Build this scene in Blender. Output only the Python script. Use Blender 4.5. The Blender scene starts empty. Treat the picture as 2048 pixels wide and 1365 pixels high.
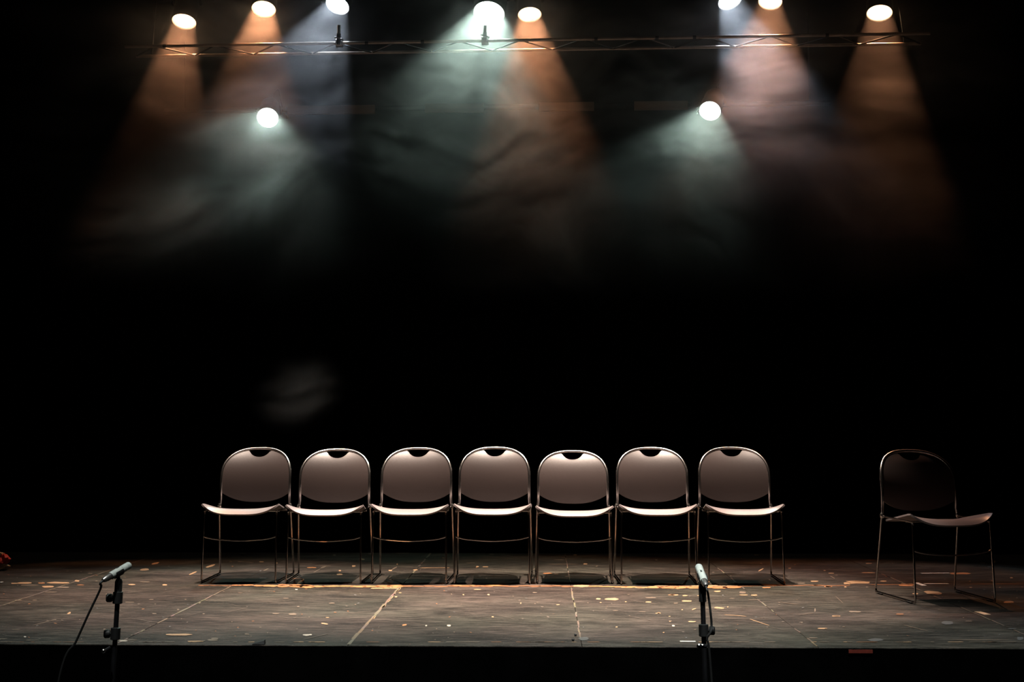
import bpy, math, random
from mathutils import Vector, Matrix

random.seed(7)
sc = bpy.context.scene
COL = sc.collection
PI = math.pi
R = math.radians

# ------------------------------------------------------------------ camera
F_PX = 2450.0
CAM = Vector((0.0, 0.0, 0.90))               # stage surface is z = 0
YAW, PITCH = R(1.40), R(4.14)
FWD = Vector((-math.sin(YAW) * math.cos(PITCH), math.cos(YAW) * math.cos(PITCH), math.sin(PITCH)))
RIGHT = Vector((math.cos(YAW), math.sin(YAW), 0.0))
UP = RIGHT.cross(FWD)
cam_d = bpy.data.cameras.new('camera')
cam_d.sensor_width = 36.0
cam_d.lens = 36.0 * F_PX / 2048.0
cam_d.clip_start, cam_d.clip_end = 0.05, 100
cam = bpy.data.objects.new('camera', cam_d)
COL.objects.link(cam)
cam.matrix_world = Matrix((( RIGHT.x, UP.x, -FWD.x, CAM.x), (RIGHT.y, UP.y, -FWD.y, CAM.y),
                           (RIGHT.z, UP.z, -FWD.z, CAM.z), (0, 0, 0, 1)))
sc.camera = cam

# ------------------------------------------------------------------ world, exposure
w = bpy.data.worlds.new('dark_hall')
sc.world = w
w.use_nodes = True
w.node_tree.nodes['Background'].inputs[0].default_value = (0, 0, 0, 1)
w.node_tree.nodes['Background'].inputs[1].default_value = 0.0
sc.view_settings.view_transform = 'Standard'
sc.view_settings.look = 'None'
sc.view_settings.gamma = 1.0
sc.view_settings.use_curve_mapping = False
sc.view_settings.exposure = 0.0
sc.cycles.volume_bounces = 0
sc.cycles.adaptive_threshold = 0.04
sc.cycles.max_bounces = 4
sc.cycles.diffuse_bounces = 2
sc.cycles.glossy_bounces = 2
sc.cycles.transparent_max_bounces = 8

# overhead and front-of-house spotlights above the picture, over the edge of the stage
def spot(name, loc, aim, power, col, half_deg, blend=0.5, radius=0.08, parent=None):
    d = bpy.data.lights.new(name, 'SPOT')
    d.energy = power
    d.color = col
    d.spot_size = 2 * R(half_deg)
    d.spot_blend = blend
    d.shadow_soft_size = radius
    o = bpy.data.objects.new(name, d)
    COL.objects.link(o)
    dirv = (Vector(aim) - Vector(loc)).normalized()
    if parent is None:
        o.location = loc
        o.rotation_euler = dirv.to_track_quat('-Z', 'Y').to_euler()
    return o

WARM_FRONT = (1.0, 0.80, 0.66)
for fx, ax, pw in ((-1.65, -1.60, 2700), (-0.35, -0.35, 3100), (0.62, 0.68, 3400)):
    spot('overhead_spotlight', (fx, 7.25, 5.2), (ax, 6.85, 0.0), pw, WARM_FRONT, 18, 0.8, 0.04)
for fx, pw in ((-1.6, 800), (-0.2, 1250), (1.2, 1250)):
    spot('front_spotlight', (fx, 3.1, 5.2), (fx, 5.1, 0.0), pw, (.92, .97, .94), 17, 0.9, 0.10)
for sx_ in (-1, 1):  # unseen fill lights added at both sides to brighten the truss chords
    spot('truss_fill_light', (6.6 * sx_, 8.2, 3.9), (-.6 * sx_, 8.85, 3.68), 45, (1.0, .62, .42), 3, 1.0, 0.05)

# ------------------------------------------------------------------ helpers
def ray(px, py):
    return FWD + RIGHT * ((px - 1024.0) / F_PX) - UP * ((py - 682.5) / F_PX)
def on_floor(px, py, z=0.0):
    d = ray(px, py)
    return CAM + d * ((z - CAM.z) / d.z)
def at(px, py, Y):                           # the point seen at that pixel, Y metres into the stage
    d = ray(px, py)
    return CAM + d * (Y / d.y)

class MB:
    """collects shapes, then links them as one mesh object"""
    def __init__(s): s.v, s.f = [], []
    def add(s, vs, fs):
        n = len(s.v)
        s.v += [tuple(p) for p in vs]
        s.f += [tuple(i + n for i in f) for f in fs]
        return s
    def box(s, c, size, rot=None, bevel=0.0):
        hx, hy, hz = (k / 2 for k in size)
        b = min(bevel, hx * .9, hy * .9, hz * .9)
        vs, fs = [], []
        if b <= 0:
            for z in (-hz, hz):
                for x, y in ((-hx, -hy), (hx, -hy), (hx, hy), (-hx, hy)):
                    vs.append(Vector((x, y, z)))
            fs = [(3, 2, 1, 0), (4, 5, 6, 7), (0, 1, 5, 4), (1, 2, 6, 5), (2, 3, 7, 6), (3, 0, 4, 7)]
        else:
            rings = ((-hz, b), (-hz + b, 0), (hz - b, 0), (hz, b))
            for z, i in rings:
                for x, y in ((-hx + b + i*0, -hy + i), (hx - b, -hy + i), (hx - i, -hy + b), (hx - i, hy - b),
                             (hx - b, hy - i), (-hx + b, hy - i), (-hx + i, hy - b), (-hx + i, -hy + b)):
                    vs.append(Vector((x, y, z)))
            for k in range(3):
                for j in range(8):
                    a, c2 = k * 8 + j, k * 8 + (j + 1) % 8
                    fs.append((a, c2, c2 + 8, a + 8))
            fs.append(tuple(range(7, -1, -1)))
            fs.append(tuple(range(24, 32)))
        M = rot if rot is not None else Matrix.Identity(3)
        return s.add([M @ p + Vector(c) for p in vs], fs)
    def tube(s, pts, r, n=10, caps=True, closed=False):
        pts = [Vector(p) for p in pts]
        m = len(pts)
        rs = r if isinstance(r, (list, tuple)) else [r] * m
        tang = []
        for i in range(m):
            if closed: t = pts[(i + 1) % m] - pts[i - 1]
            else: t = pts[min(i + 1, m - 1)] - pts[max(i - 1, 0)]
            tang.append(t.normalized())
        ref = Vector((0, 0, 1)) if abs(tang[0].z) < 0.9 else Vector((1, 0, 0))
        nrm = (ref - tang[0] * ref.dot(tang[0])).normalized()
        vs, fs = [], []
        for i in range(m):
            nrm = (nrm - tang[i] * nrm.dot(tang[i])).normalized()
            bi = tang[i].cross(nrm)
            for j in range(n):
                a = 2 * PI * j / n
                vs.append(pts[i] + (nrm * math.cos(a) + bi * math.sin(a)) * rs[i])
        last = m if closed else m - 1
        for i in range(last):
            for j in range(n):
                a, b = i * n + j, i * n + (j + 1) % n
                c, d = ((i + 1) % m) * n + (j + 1) % n, ((i + 1) % m) * n + j
                fs.append((a, b, c, d))
        if caps and not closed:
            fs.append(tuple(range(n - 1, -1, -1)))
            fs.append(tuple(range((m - 1) * n, m * n)))
        return s.add(vs, fs)
    def lathe(s, prof, origin=(0, 0, 0), axis=(0, 0, 1), n=24, caps=False):
        """prof: (radius, height along axis)"""
        ax = Vector(axis).normalized()
        ref = Vector((1, 0, 0)) if abs(ax.x) < 0.8 else Vector((0, 1, 0))
        u = (ref - ax * ref.dot(ax)).normalized()
        v = ax.cross(u)
        o = Vector(origin)
        vs, fs = [], []
        for r, h in prof:
            for j in range(n):
                a = 2 * PI * j / n
                vs.append(o + ax * h + (u * math.cos(a) + v * math.sin(a)) * r)
        for i in range(len(prof) - 1):
            for j in range(n):
                a, b = i * n + j, i * n + (j + 1) % n
                fs.append((a, b, b + n, a + n))
        if caps:
            fs.append(tuple(range(n - 1, -1, -1)))
            fs.append(tuple(range((len(prof) - 1) * n, len(prof) * n)))
        return s.add(vs, fs)
    def ball(s, c, r, n=10, m=7):
        prof = [(max(1e-4, r * math.sin(PI * i / m)), -r * math.cos(PI * i / m)) for i in range(m + 1)]
        return s.lathe(prof, c, (0, 0, 1), n)
    def shell(s, fn, nu, nv, thick):
        """solid sheet: fn(u, v) with u, v in 0..1 is the upper face"""
        P = [[Vector(fn(i / nu, j / nv)) for j in range(nv + 1)] for i in range(nu + 1)]
        top, bot = [], []
        for i in range(nu + 1):
            for j in range(nv + 1):
                du = P[min(i + 1, nu)][j] - P[max(i - 1, 0)][j]
                dv = P[i][min(j + 1, nv)] - P[i][max(j - 1, 0)]
                nn = du.cross(dv)
                nn = nn.normalized() if nn.length > 1e-12 else Vector((0, 0, 1))
                top.append(P[i][j])
                bot.append(P[i][j] - nn * thick)
        k = len(top)
        idx = lambda i, j: i * (nv + 1) + j
        fs = []
        for i in range(nu):
            for j in range(nv):
                q = (idx(i, j), idx(i + 1, j), idx(i + 1, j + 1), idx(i, j + 1))
                fs.append(q)
                fs.append(tuple(x + k for x in reversed(q)))
        rim = [idx(i, 0) for i in range(nu + 1)] + [idx(nu, j) for j in range(1, nv + 1)] + \
              [idx(i, nv) for i in range(nu - 1, -1, -1)] + [idx(0, j) for j in range(nv - 1, 0, -1)]
        for a, b in zip(rim, rim[1:] + rim[:1]):
            fs.append((b, a, a + k, b + k))
        return s.add(top + bot, fs)
    def build(s, name, mat, parent=None, smooth=True, bev=0.0):
        me = bpy.data.meshes.new(name)
        me.from_pydata(s.v, [], s.f)
        me.update()
        if smooth:
            me.shade_smooth()
            me.set_sharp_from_angle(angle=R(38))
        o = bpy.data.objects.new(name, me)
        COL.objects.link(o)
        if mat: me.materials.append(mat)
        if parent is not None: o.parent = parent
        return o

def fillet(pts, rad, n=6):
    pts = [Vector(p) for p in pts]
    out = [pts[0]]
    for i in range(1, len(pts) - 1):
        a, b, c = pts[i - 1], pts[i], pts[i + 1]
        r = min(rad, (a - b).length * .45, (c - b).length * .45)
        p, q = b + (a - b).normalized() * r, b + (c - b).normalized() * r
        for k in range(n + 1):
            t = k / n
            out.append(p * (1 - t) ** 2 + b * 2 * t * (1 - t) + q * t * t)
    out.append(pts[-1])
    return out

def smooth_path(pts, n=8):
    pts = [Vector(p) for p in pts]
    P = [pts[0]] + pts + [pts[-1]]
    out = []
    for i in range(1, len(P) - 2):
        p0, p1, p2, p3 = P[i - 1], P[i], P[i + 1], P[i + 2]
        for k in range(n):
            t = k / n
            out.append(0.5 * ((2 * p1) + (p2 - p0) * t + (2 * p0 - 5 * p1 + 4 * p2 - p3) * t * t + (3 * p1 - p0 - 3 * p2 + p3) * t ** 3))
    out.append(pts[-1])
    return out

def tag(o, label, cat, group=None, kind=None):
    if label: o['label'] = label
    if cat: o['category'] = cat
    if group: o['group'] = group
    if kind: o['kind'] = kind
    return o
def empty(name, loc=(0, 0, 0), rz=0.0):
    o = bpy.data.objects.new(name, None)
    o.empty_display_size = 0.1
    COL.objects.link(o)
    o.location = loc
    o.rotation_euler = (0, 0, rz)
    return o
def copy_tree(o, parent=None):
    c = o.copy()
    COL.objects.link(c)
    if parent is not None: c.parent = parent
    for ch in [x for x in bpy.data.objects if x.parent == o]:
        copy_tree(ch, c)
    return c

# ------------------------------------------------------------------ materials
def mat(name, col, rough=0.5, metal=0.0, spec=0.5, bump=None, var=None):
    m = bpy.data.materials.new(name)
    m.use_nodes = True
    nt = m.node_tree
    b = nt.nodes['Principled BSDF']
    b.inputs['Base Color'].default_value = (*col, 1)
    b.inputs['Roughness'].default_value = rough
    b.inputs['Metallic'].default_value = metal
    b.inputs['Specular IOR Level'].default_value = spec
    if var or bump:
        tc = nt.nodes.new('ShaderNodeTexCoord')
        mp = nt.nodes.new('ShaderNodeMapping')
        nt.links.new(tc.outputs['Object'], mp.inputs['Vector'])
        nz = nt.nodes.new('ShaderNodeTexNoise')
        nt.links.new(mp.outputs['Vector'], nz.inputs['Vector'])
        sc_, stretch = (var or bump)[0], (var or bump)[1]
        mp.inputs['Scale'].default_value = stretch
        nz.inputs['Scale'].default_value = sc_
        nz.inputs['Detail'].default_value = 5
    if var:
        rp = nt.nodes.new('ShaderNodeValToRGB')
        k = var[2]
        rp.color_ramp.elements[0].position, rp.color_ramp.elements[1].position = .3, .7
        rp.color_ramp.elements[0].color = (*[c * (1 - k) for c in col], 1)
        rp.color_ramp.elements[1].color = (*[min(1, c * (1 + k)) for c in col], 1)
        nt.links.new(nz.outputs['Fac'], rp.inputs['Fac'])
        nt.links.new(rp.outputs['Color'], b.inputs['Base Color'])
    if bump:
        bp = nt.nodes.new('ShaderNodeBump')
        bp.inputs['Strength'].default_value = bump[2]
        bp.inputs['Distance'].default_value = 0.002
        nt.links.new(nz.outputs['Fac'], bp.inputs['Height'])
        nt.links.new(bp.outputs['Normal'], b.inputs['Normal'])
    return m

M_HOOP = mat('chrome_hoop', (0.75, 0.72, 0.70), 0.22, 1.0, var=(14, (1, 1, 1), .12))
M_CHROME = mat('chrome_rod', (0.52, 0.49, 0.47), 0.12, 1.0, var=(14, (1, 1, 1), .12))
M_SEAT = mat('lit_seat_shell', (0.19, 0.165, 0.165), 0.34, bump=(260, (1, .25, 3), .12))  # same plastic as the back, lightened to carry the light on the seats
M_SHELL = mat('shaded_back_shell', (0.044, 0.033, 0.031), 0.38, spec=0.5, bump=(260, (.25, 1, 3), .12))  # same plastic as the seat, darkened to carry the shade on the backs
M_RUBBER = mat('black_rubber', (0.006, 0.006, 0.006), 0.6, var=(20, (1, 1, 1), .3))
M_BLACKM = mat('black_metal', (0.007, 0.007, 0.008), 0.45, 0.0, spec=0.25, var=(18, (1, 1, 1), .3))
M_STEEL = mat('worn_steel', (0.42, 0.40, 0.38), 0.33, 0.9, var=(25, (1, 1, 1), .25))
M_ALU = mat('truss_tube', (0.50, 0.40, 0.33), 0.40, 0.4, var=(9, (1, 1, 1), .35))
M_WOODB = mat('batten_board', (0.30, 0.19, 0.12), 0.7, var=(5, (.4, 3, 3), .35))
M_MIC = mat('microphone_grey', (0.46, 0.49, 0.45), 0.40, 0.0, var=(40, (1, 1, 1), .08))
M_MICG = mat('microphone_grille', (0.42, 0.45, 0.42), 0.5, 0.0, bump=(900, (1, 1, 1), .5))
M_TAPE = mat('white_tape', (0.74, 0.72, 0.66), 0.6, var=(60, (1, 1, 1), .12))
M_TAPEO = mat('tan_tape', (0.66, 0.45, 0.28), 0.6, var=(60, (1, 1, 1), .15))
M_TAPER = mat('red_tape', (0.12, 0.014, 0.006), 0.6, var=(60, (1, 1, 1), .2))
M_CURTAIN = mat('black_curtain', (0.006, 0.006, 0.006), 0.95, spec=0.05, var=(3, (3, 1, .3), .3))
M_HALL = mat('dark_hall_floor', (0.010, 0.010, 0.010), 0.8, spec=0.1, var=(3, (1, 1, 1), .3))
M_SKIRT = mat('stage_skirt', (0.001, 0.001, 0.001), 0.9, spec=0.0, var=(6, (1, 1, 1), .4))
M_RED = mat('red_cloth', (0.60, 0.06, 0.035), 0.8, var=(30, (1, 1, 1), .35))
M_TAN = mat('tan_paper', (0.72, 0.55, 0.32), 0.75, var=(30, (1, 1, 1), .25))

def worn_wood():
    m = mat('bare_hardboard', (0.60, 0.36, 0.20), 0.65, spec=0.3)
    nt = m.node_tree
    b = nt.nodes['Principled BSDF']
    g = nt.nodes.new('ShaderNodeNewGeometry')
    mp = nt.nodes.new('ShaderNodeMapping')
    mp.inputs['Scale'].default_value = (9, 40, 1)
    nt.links.new(g.outputs['Position'], mp.inputs['Vector'])
    n = nt.nodes.new('ShaderNodeTexNoise')
    n.inputs['Scale'].default_value = 1.0
    n.inputs['Detail'].default_value = 4
    nt.links.new(mp.outputs['Vector'], n.inputs['Vector'])
    at_ = nt.nodes.new('ShaderNodeAttribute')
    at_.attribute_name = 'tone'
    rp = nt.nodes.new('ShaderNodeValToRGB')
    rp.color_ramp.elements[0].position, rp.color_ramp.elements[0].color = .35, (.75, .7, .65, 1)
    rp.color_ramp.elements[1].position, rp.color_ramp.elements[1].color = .65, (1, 1, 1, 1)
    nt.links.new(n.outputs['Fac'], rp.inputs['Fac'])
    mx = nt.nodes.new('ShaderNodeMix')
    mx.data_type, mx.blend_type = 'RGBA', 'MULTIPLY'
    mx.inputs[0].default_value = 1
    nt.links.new(at_.outputs['Color'], mx.inputs[6])
    nt.links.new(rp.outputs['Color'], mx.inputs[7])
    nt.links.new(mx.outputs[2], b.inputs['Base Color'])
    return m
M_WORN = worn_wood()

def deck_paint():
    """black stage paint, scuffed, with long rubbed streaks running across the stage"""
    m = bpy.data.materials.new('scuffed_stage_paint')
    m.use_nodes = True
    nt = m.node_tree
    N, L = nt.nodes, nt.links
    b = N['Principled BSDF']
    g = N.new('ShaderNodeNewGeometry')
    def noise(scale3, scale, det=6, rough=.6, dist=0):
        mp = N.new('ShaderNodeMapping')
        mp.inputs['Scale'].default_value = scale3
        L.new(g.outputs['Position'], mp.inputs['Vector'])
        n = N.new('ShaderNodeTexNoise')
        n.inputs['Scale'].default_value = scale
        n.inputs['Detail'].default_value = det
        n.inputs['Roughness'].default_value = rough
        n.inputs['Distortion'].default_value = dist
        L.new(mp.outputs['Vector'], n.inputs['Vector'])
        return n
    def ramp(src, a, ca, bb, cb):
        r = N.new('ShaderNodeValToRGB')
        r.color_ramp.elements[0].position, r.color_ramp.elements[0].color = a, (*ca, 1)
        r.color_ramp.elements[1].position, r.color_ramp.elements[1].color = bb, (*cb, 1)
        L.new(src, r.inputs['Fac'])
        return r
    def mix(a, bcol, fac, mode='MIX'):
        x = N.new('ShaderNodeMix')
        x.data_type, x.blend_type = 'RGBA', mode
        if hasattr(fac, 'links'): L.new(fac, x.inputs[0])
        else: x.inputs[0].default_value = fac
        for s, v in ((6, a), (7, bcol)):
            if hasattr(v, 'links'): L.new(v, x.inputs[s])
            else: x.inputs[s].default_value = (*v, 1)
        return x.outputs[2]
    patches = noise((1, 1.3, 1), 2.2, 5)
    base = ramp(patches.outputs['Fac'], .32, (.009, .008, .008), .70, (.035, .032, .028))
    streak = noise((2.4, 34, 1), 3.0, 8, .72, .4)
    st = ramp(streak.outputs['Fac'], .44, (0, 0, 0), .70, (1, 1, 1))
    c = mix(base.outputs['Color'], (.140, .120, .107), st.outputs['Color'])
    grime = noise((.9, 2.6, 1), 1.7, 6, .66, .8)
    gr = ramp(grime.outputs['Fac'], .34, (.42, .42, .42), .66, (1.15, 1.12, 1.08))
    c = mix(c, gr.outputs['Color'], 1.0, 'MULTIPLY')
    hue = noise((1, 1, 1), .8, 2)
    hu = ramp(hue.outputs['Fac'], .4, (1.0, .93, .93), .6, (.90, 1.0, .93))
    c = mix(c, hu.outputs['Color'], 1.0, 'MULTIPLY')
    dust = noise((1, 1, 1), 65, 3, .7)
    du = ramp(dust.outputs['Fac'], .58, (0, 0, 0), .78, (.6, .6, .6))
    c = mix(c, (.14, .105, .08), du.outputs['Color'])
    chips = noise((16, 34, 1), 1.6, 3, .55, .6)
    ch = ramp(chips.outputs['Fac'], .74, (0, 0, 0), .78, (.5, .5, .5))
    c = mix(c, (.50, .30, .17), ch.outputs['Color'])
    L.new(c, b.inputs['Base Color'])
    rr = ramp(streak.outputs['Fac'], .3, (.48, .48, .48), .75, (.68, .68, .68))
    L.new(rr.outputs['Color'], b.inputs['Roughness'])
    b.inputs['Specular IOR Level'].default_value = 0.06
    bp = N.new('ShaderNodeBump')
    bp.inputs['Strength'].default_value = 0.25
    bp.inputs['Distance'].default_value = 0.002
    L.new(streak.outputs['Fac'], bp.inputs['Height'])
    L.new(bp.outputs['Normal'], b.inputs['Normal'])
    return m
M_DECK = deck_paint()

def lens_mat(name, col, strength):
    m = bpy.data.materials.new(name)
    m.use_nodes = True
    nt = m.node_tree
    for n in list(nt.nodes):
        if n.type != 'OUTPUT_MATERIAL': nt.nodes.remove(n)
    out = nt.nodes['Material Output']
    e = nt.nodes.new('ShaderNodeEmission')
    e.inputs[0].default_value = (*col, 1)
    e.inputs[1].default_value = strength
    t = nt.nodes.new('ShaderNodeBsdfTransparent')
    a = nt.nodes.new('ShaderNodeAddShader')
    nt.links.new(e.outputs[0], a.inputs[0])
    nt.links.new(t.outputs[0], a.inputs[1])
    nt.links.new(a.outputs[0], out.inputs[0])
    return m

# ------------------------------------------------------------------ setting
FLOOR_Z = -0.70
tag(MB().box((0, 7, FLOOR_Z - 0.05), (20, 18, 0.1)).build('floor', M_HALL, smooth=False), None, None, kind='structure')

def curtain(u, v):                            # pleated black drape across the back of the hall
    x = -9 + 18 * u
    y = 13.2 + 0.05 * math.sin(x * 2.6) + .02 * math.sin(x * 1.1 + 1.3)
    return (x, y, FLOOR_Z + 7.7 * v)
tag(MB().shell(curtain, 420, 3, 0.01).build('wall_back', M_CURTAIN), None, None, kind='structure')

# the stage: platform of 1 x 2 m decks, two rows deep
STAGE_Y0, ROW_Y, STAGE_Y1 = 5.175, 7.10, 9.03
stage = empty('stage_platform', (0, 0, FLOOR_Z))
tag(stage, 'low black stage of scuffed painted decks under the row of chairs', 'stage')
SEAM0, DECKW = 0.165, 0.978
for r, (y0, y1) in enumerate(((STAGE_Y0, ROW_Y), (ROW_Y, STAGE_Y1))):
    proto = None
    for k in range(-5, 5):
        if proto is None:
            proto = MB().box((0, 0, -0.02), (DECKW - 0.002, y1 - y0 - 0.002, 0.04), bevel=0.001).build('deck_panel', M_DECK, stage)
            o = proto
        else:
            o = proto.copy()
            COL.objects.link(o)
        o.location = (SEAM0 + DECKW * (k + .5), (y0 + y1) / 2, -FLOOR_Z + random.uniform(-.0008, .0008))
XL, XR = SEAM0 - 5 * DECKW, SEAM0 + 5 * DECKW
fr = MB()
for y in (STAGE_Y0 + .05, ROW_Y - .05, ROW_Y + .05, STAGE_Y1 - .05):
    fr.box(((XL + XR) / 2, y, -FLOOR_Z - 0.095), (XR - XL, 0.05, 0.10))
fr.build('deck_frame', M_BLACKM, stage, smooth=False)
def skirt(u, v):
    x = XL + (XR - XL) * u
    return (x, STAGE_Y0 - 0.004 - (0.006 + 0.006 * math.sin(x * 40)) * min(1, 4 * (1 - v)), 0.005 + (0.692) * v)
MB().shell(skirt, 500, 4, 0.003).build('front_skirt', M_SKIRT, stage)
for x in [SEAM0 + DECKW * k for k in (-4.9, -3, -1, 1, 3, 4.9)]:
    for y in (STAGE_Y0 + .12, ROW_Y, STAGE_Y1 - .12):
        MB().tube([(x, y, 0.0), (x, y, -FLOOR_Z - .14)], 0.024, 10).build('support_leg', M_BLACKM, stage)

# ---- worn spots in the paint: bare hardboard showing, read off the photo, lying in the deck surface
worn = MB()
tones = []
TONE = {'o': (.46, .20, .08), 't': (.40, .25, .14), 'w': (.55, .48, .40), 'd': (.20, .09, .04), 'g': (.10, .10, .10), 's': (.15, .115, .085), 'h': (.10, .08, .065)}
def fleck(cx, cy, wpx, hpx, tone='t', rot=0.0, z=0.0012):
    n = max(7, min(26, int(wpx / 5) + 6))
    vs = []
    ph = random.uniform(0, 6)
    for i in range(n):
        a = 2 * PI * i / n
        rr = 1 + random.uniform(-.32, .22)
        ex = math.copysign(abs(math.cos(a)) ** .7, math.cos(a)) * wpx / 2 * (1 + random.uniform(-.12, .1))
        ey = math.copysign(abs(math.sin(a)) ** .8, math.sin(a)) * hpx / 2 * rr
        x, y = ex * math.cos(rot) + ey * math.sin(rot), -ex * math.sin(rot) + ey * math.cos(rot)
        p = on_floor(cx + x, min(cy + y, 1285.0), z)
        p.y = max(STAGE_Y0 + .004, min(STAGE_Y1 - .004, p.y))
        vs.append(Vector((p.x, p.y, p.z - FLOOR_Z)))
    worn.add(vs, [tuple(range(n - 1, -1, -1))])
    c = TONE[tone]
    k = random.uniform(.85, 1.1)
    tones.append(tuple(min(1, q * k) for q in c))
def crop_flecks(ox, oy, s, items):
    for it in items:
        cx, cy, ww, hh = it[:4]
        fleck(ox + cx * s, oy + cy * s, ww * s, hh * s, it[4] if len(it) > 4 else 't', it[5] if len(it) > 5 else 0.0)
crop_flecks(0, 1060, .2441, [
    (120, 440, 60, 12), (200, 437, 120, 15), (240, 455, 150, 7, 's'), (390, 467, 100, 16), (470, 435, 190, 14), (340, 438, 60, 10, 'o'),
    (520, 472, 100, 12, 's'), (630, 420, 40, 14), (660, 453, 60, 10, 'd'), (1185, 327, 75, 16, 't', .1), (1275, 275, 70, 14, 't', .25),
    (1580, 357, 70, 11, 't', .4), (1725, 297, 80, 14, 't', .3), (1890, 262, 30, 9, 's'), (1990, 265, 90, 6, 's'), (1080, 450, 60, 8),
    (1185, 428, 90, 8, 's'), (1350, 453, 40, 12), (565, 685, 32, 16, 't', .4), (285, 578, 40, 7, 's'), (440, 740, 50, 6, 's', .15),
    (1465, 860, 210, 15), (1040, 905, 170, 9, 's'), (1010, 912, 70, 10, 'w'), (1600, 915, 140, 10), (1740, 905, 90, 12, 's'),
    (205, 878, 20, 9, 'w'), (1355, 920, 14, 8, 'w'), (2020, 855, 30, 8, 's'), (1240, 572, 40, 7, 's'), (1265, 688, 40, 7, 's'),
    (130, 818, 70, 5, 's'), (345, 765, 160, 4, 's', .25), (1060, 595, 80, 5, 's'), (270, 905, 120, 8, 's'), (25, 895, 70, 7, 's'),
    (1460, 655, 20, 12, 's'), (1520, 572, 14, 8, 's'), (150, 578, 60, 6, 's'), (420, 512, 100, 7, 's'), (740, 358, 40, 6, 's')])
crop_flecks(400, 1090, .2441, [
    (250, 138, 20, 9), (375, 142, 140, 5, 's', -.08), (505, 140, 40, 9), (625, 150, 25, 9), (540, 205, 50, 9, 's', .4), (915, 188, 80, 9, 'o'),
    (1010, 185, 50, 12, 's', .3), (1010, 175, 140, 4, 's'), (1100, 85, 25, 18, 's'), (1260, 175, 35, 14), (1330, 120, 40, 11), (1145, 213, 20, 10),
    (1145, 243, 55, 14), (1400, 75, 50, 13, 's'), (1560, 212, 30, 13), (1590, 195, 60, 9, 's', .5), (1615, 160, 12, 12), (1765, 207, 40, 7),
    (1930, 190, 260, 5, 't'), (1980, 85, 160, 4, 's'), (1660, 70, 120, 4, 's'), (515, 275, 60, 7, 'g'), (790, 367, 25, 8, 'w'),
    (825, 303, 75, 18, 'o', .6), (800, 278, 90, 7, 'd'), (1605, 427, 22, 11), (1640, 395, 25, 6), (705, 440, 50, 5, 's'), (760, 570, 70, 16, 's'),
    (1045, 597, 30, 6), (1020, 648, 60, 12, 't', -.15), (870, 740, 60, 13, 'w'), (905, 738, 25, 9, 'w'), (385, 735, 40, 9, 's'), (120, 770, 60, 14, 's'),
    (1675, 658, 40, 13, 'o', .2), (845, 803, 25, 7, 'w'), (1000, 805, 100, 5, 'o'), (20, 788, 50, 7, 's'), (350, 72, 60, 9, 's'),
    (960, 212, 70, 5, 's', .5), (620, 565, 60, 9, 's'), (1080, 480, 50, 8, 's'), (330, 395, 40, 5, 's'), (590, 380, 60, 4, 's')])
crop_flecks(850, 1090, .2441, [
    (430, 180, 25, 10), (495, 182, 50, 8), (375, 150, 70, 5, 's'), (550, 78, 45, 7, 's'), (1100, 125, 90, 6, 's'), (1130, 160, 260, 5, 's'),
    (1230, 84, 30, 10), (1315, 158, 35, 13), (1005, 235, 75, 10, 'o'), (1170, 262, 50, 7, 's'), (1075, 240, 40, 11, 's'), (430, 367, 60, 7),
    (520, 410, 20, 12), (1420, 445, 40, 14), (1530, 447, 110, 18), (1440, 475, 15, 8), (1830, 470, 50, 9), (2025, 412, 60, 10), (1090, 493, 30, 7),
    (785, 480, 9, 15), (315, 410, 12, 10), (1915, 560, 25, 11), (195, 663, 32, 17, 'w'), (555, 592, 18, 10), (2035, 665, 25, 12, 'w'),
    (1435, 803, 50, 7), (1225, 800, 50, 7), (1300, 770, 85, 26, 'g'), (1570, 675, 18, 8), (1850, 435, 90, 6, 's'), (1560, 540, 50, 6, 's'),
    (900, 392, 40, 6, 's'), (1780, 550, 60, 5, 's'), (2010, 625, 30, 6, 's'), (10, 665, 16, 12, 'w'), (1645, 468, 14, 8)])
crop_flecks(1300, 1090, .1953, [
    (240, 515, 110, 15), (360, 522, 55, 12), (495, 522, 20, 10), (375, 578, 100, 17), (265, 600, 50, 9, 's'), (690, 478, 75, 17), (950, 490, 70, 26, 's'),
    (960, 515, 90, 9), (1065, 517, 65, 15), (710, 648, 110, 17, 't', -.06), (797, 637, 12, 12), (450, 660, 50, 9, 't', .3), (330, 667, 18, 10),
    (85, 703, 60, 10), (200, 735, 20, 8), (430, 788, 80, 12), (205, 787, 20, 8), (870, 725, 230, 5, 't', -.08), (1120, 795, 220, 6, 't', -.32),
    (1135, 258, 60, 11, 't', .5), (1090, 105, 55, 11), (935, 142, 20, 8, 's'), (1430, 242, 30, 9), (1685, 375, 85, 12), (1790, 265, 25, 8),
    (1855, 292, 60, 9, 's'), (2020, 395, 70, 26), (1830, 428, 70, 13, 'o'), (1690, 415, 160, 12, 'd'), (1550, 395, 80, 8, 's'), (1190, 440, 90, 12, 'o'),
    (1905, 730, 85, 12), (1765, 858, 95, 15), (1550, 797, 30, 13, 's'), (1670, 955, 90, 11, 's'), (1230, 1003, 50, 7, 'w'), (1430, 602, 240, 4, 's', -.12),
    (1070, 565, 130, 7, 's'), (1600, 710, 160, 4, 's', .1), (1690, 670, 14, 40, 's'), (1940, 565, 110, 5, 's', -.75), (140, 900, 20, 10), (840, 550, 60, 6, 's')])
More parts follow.
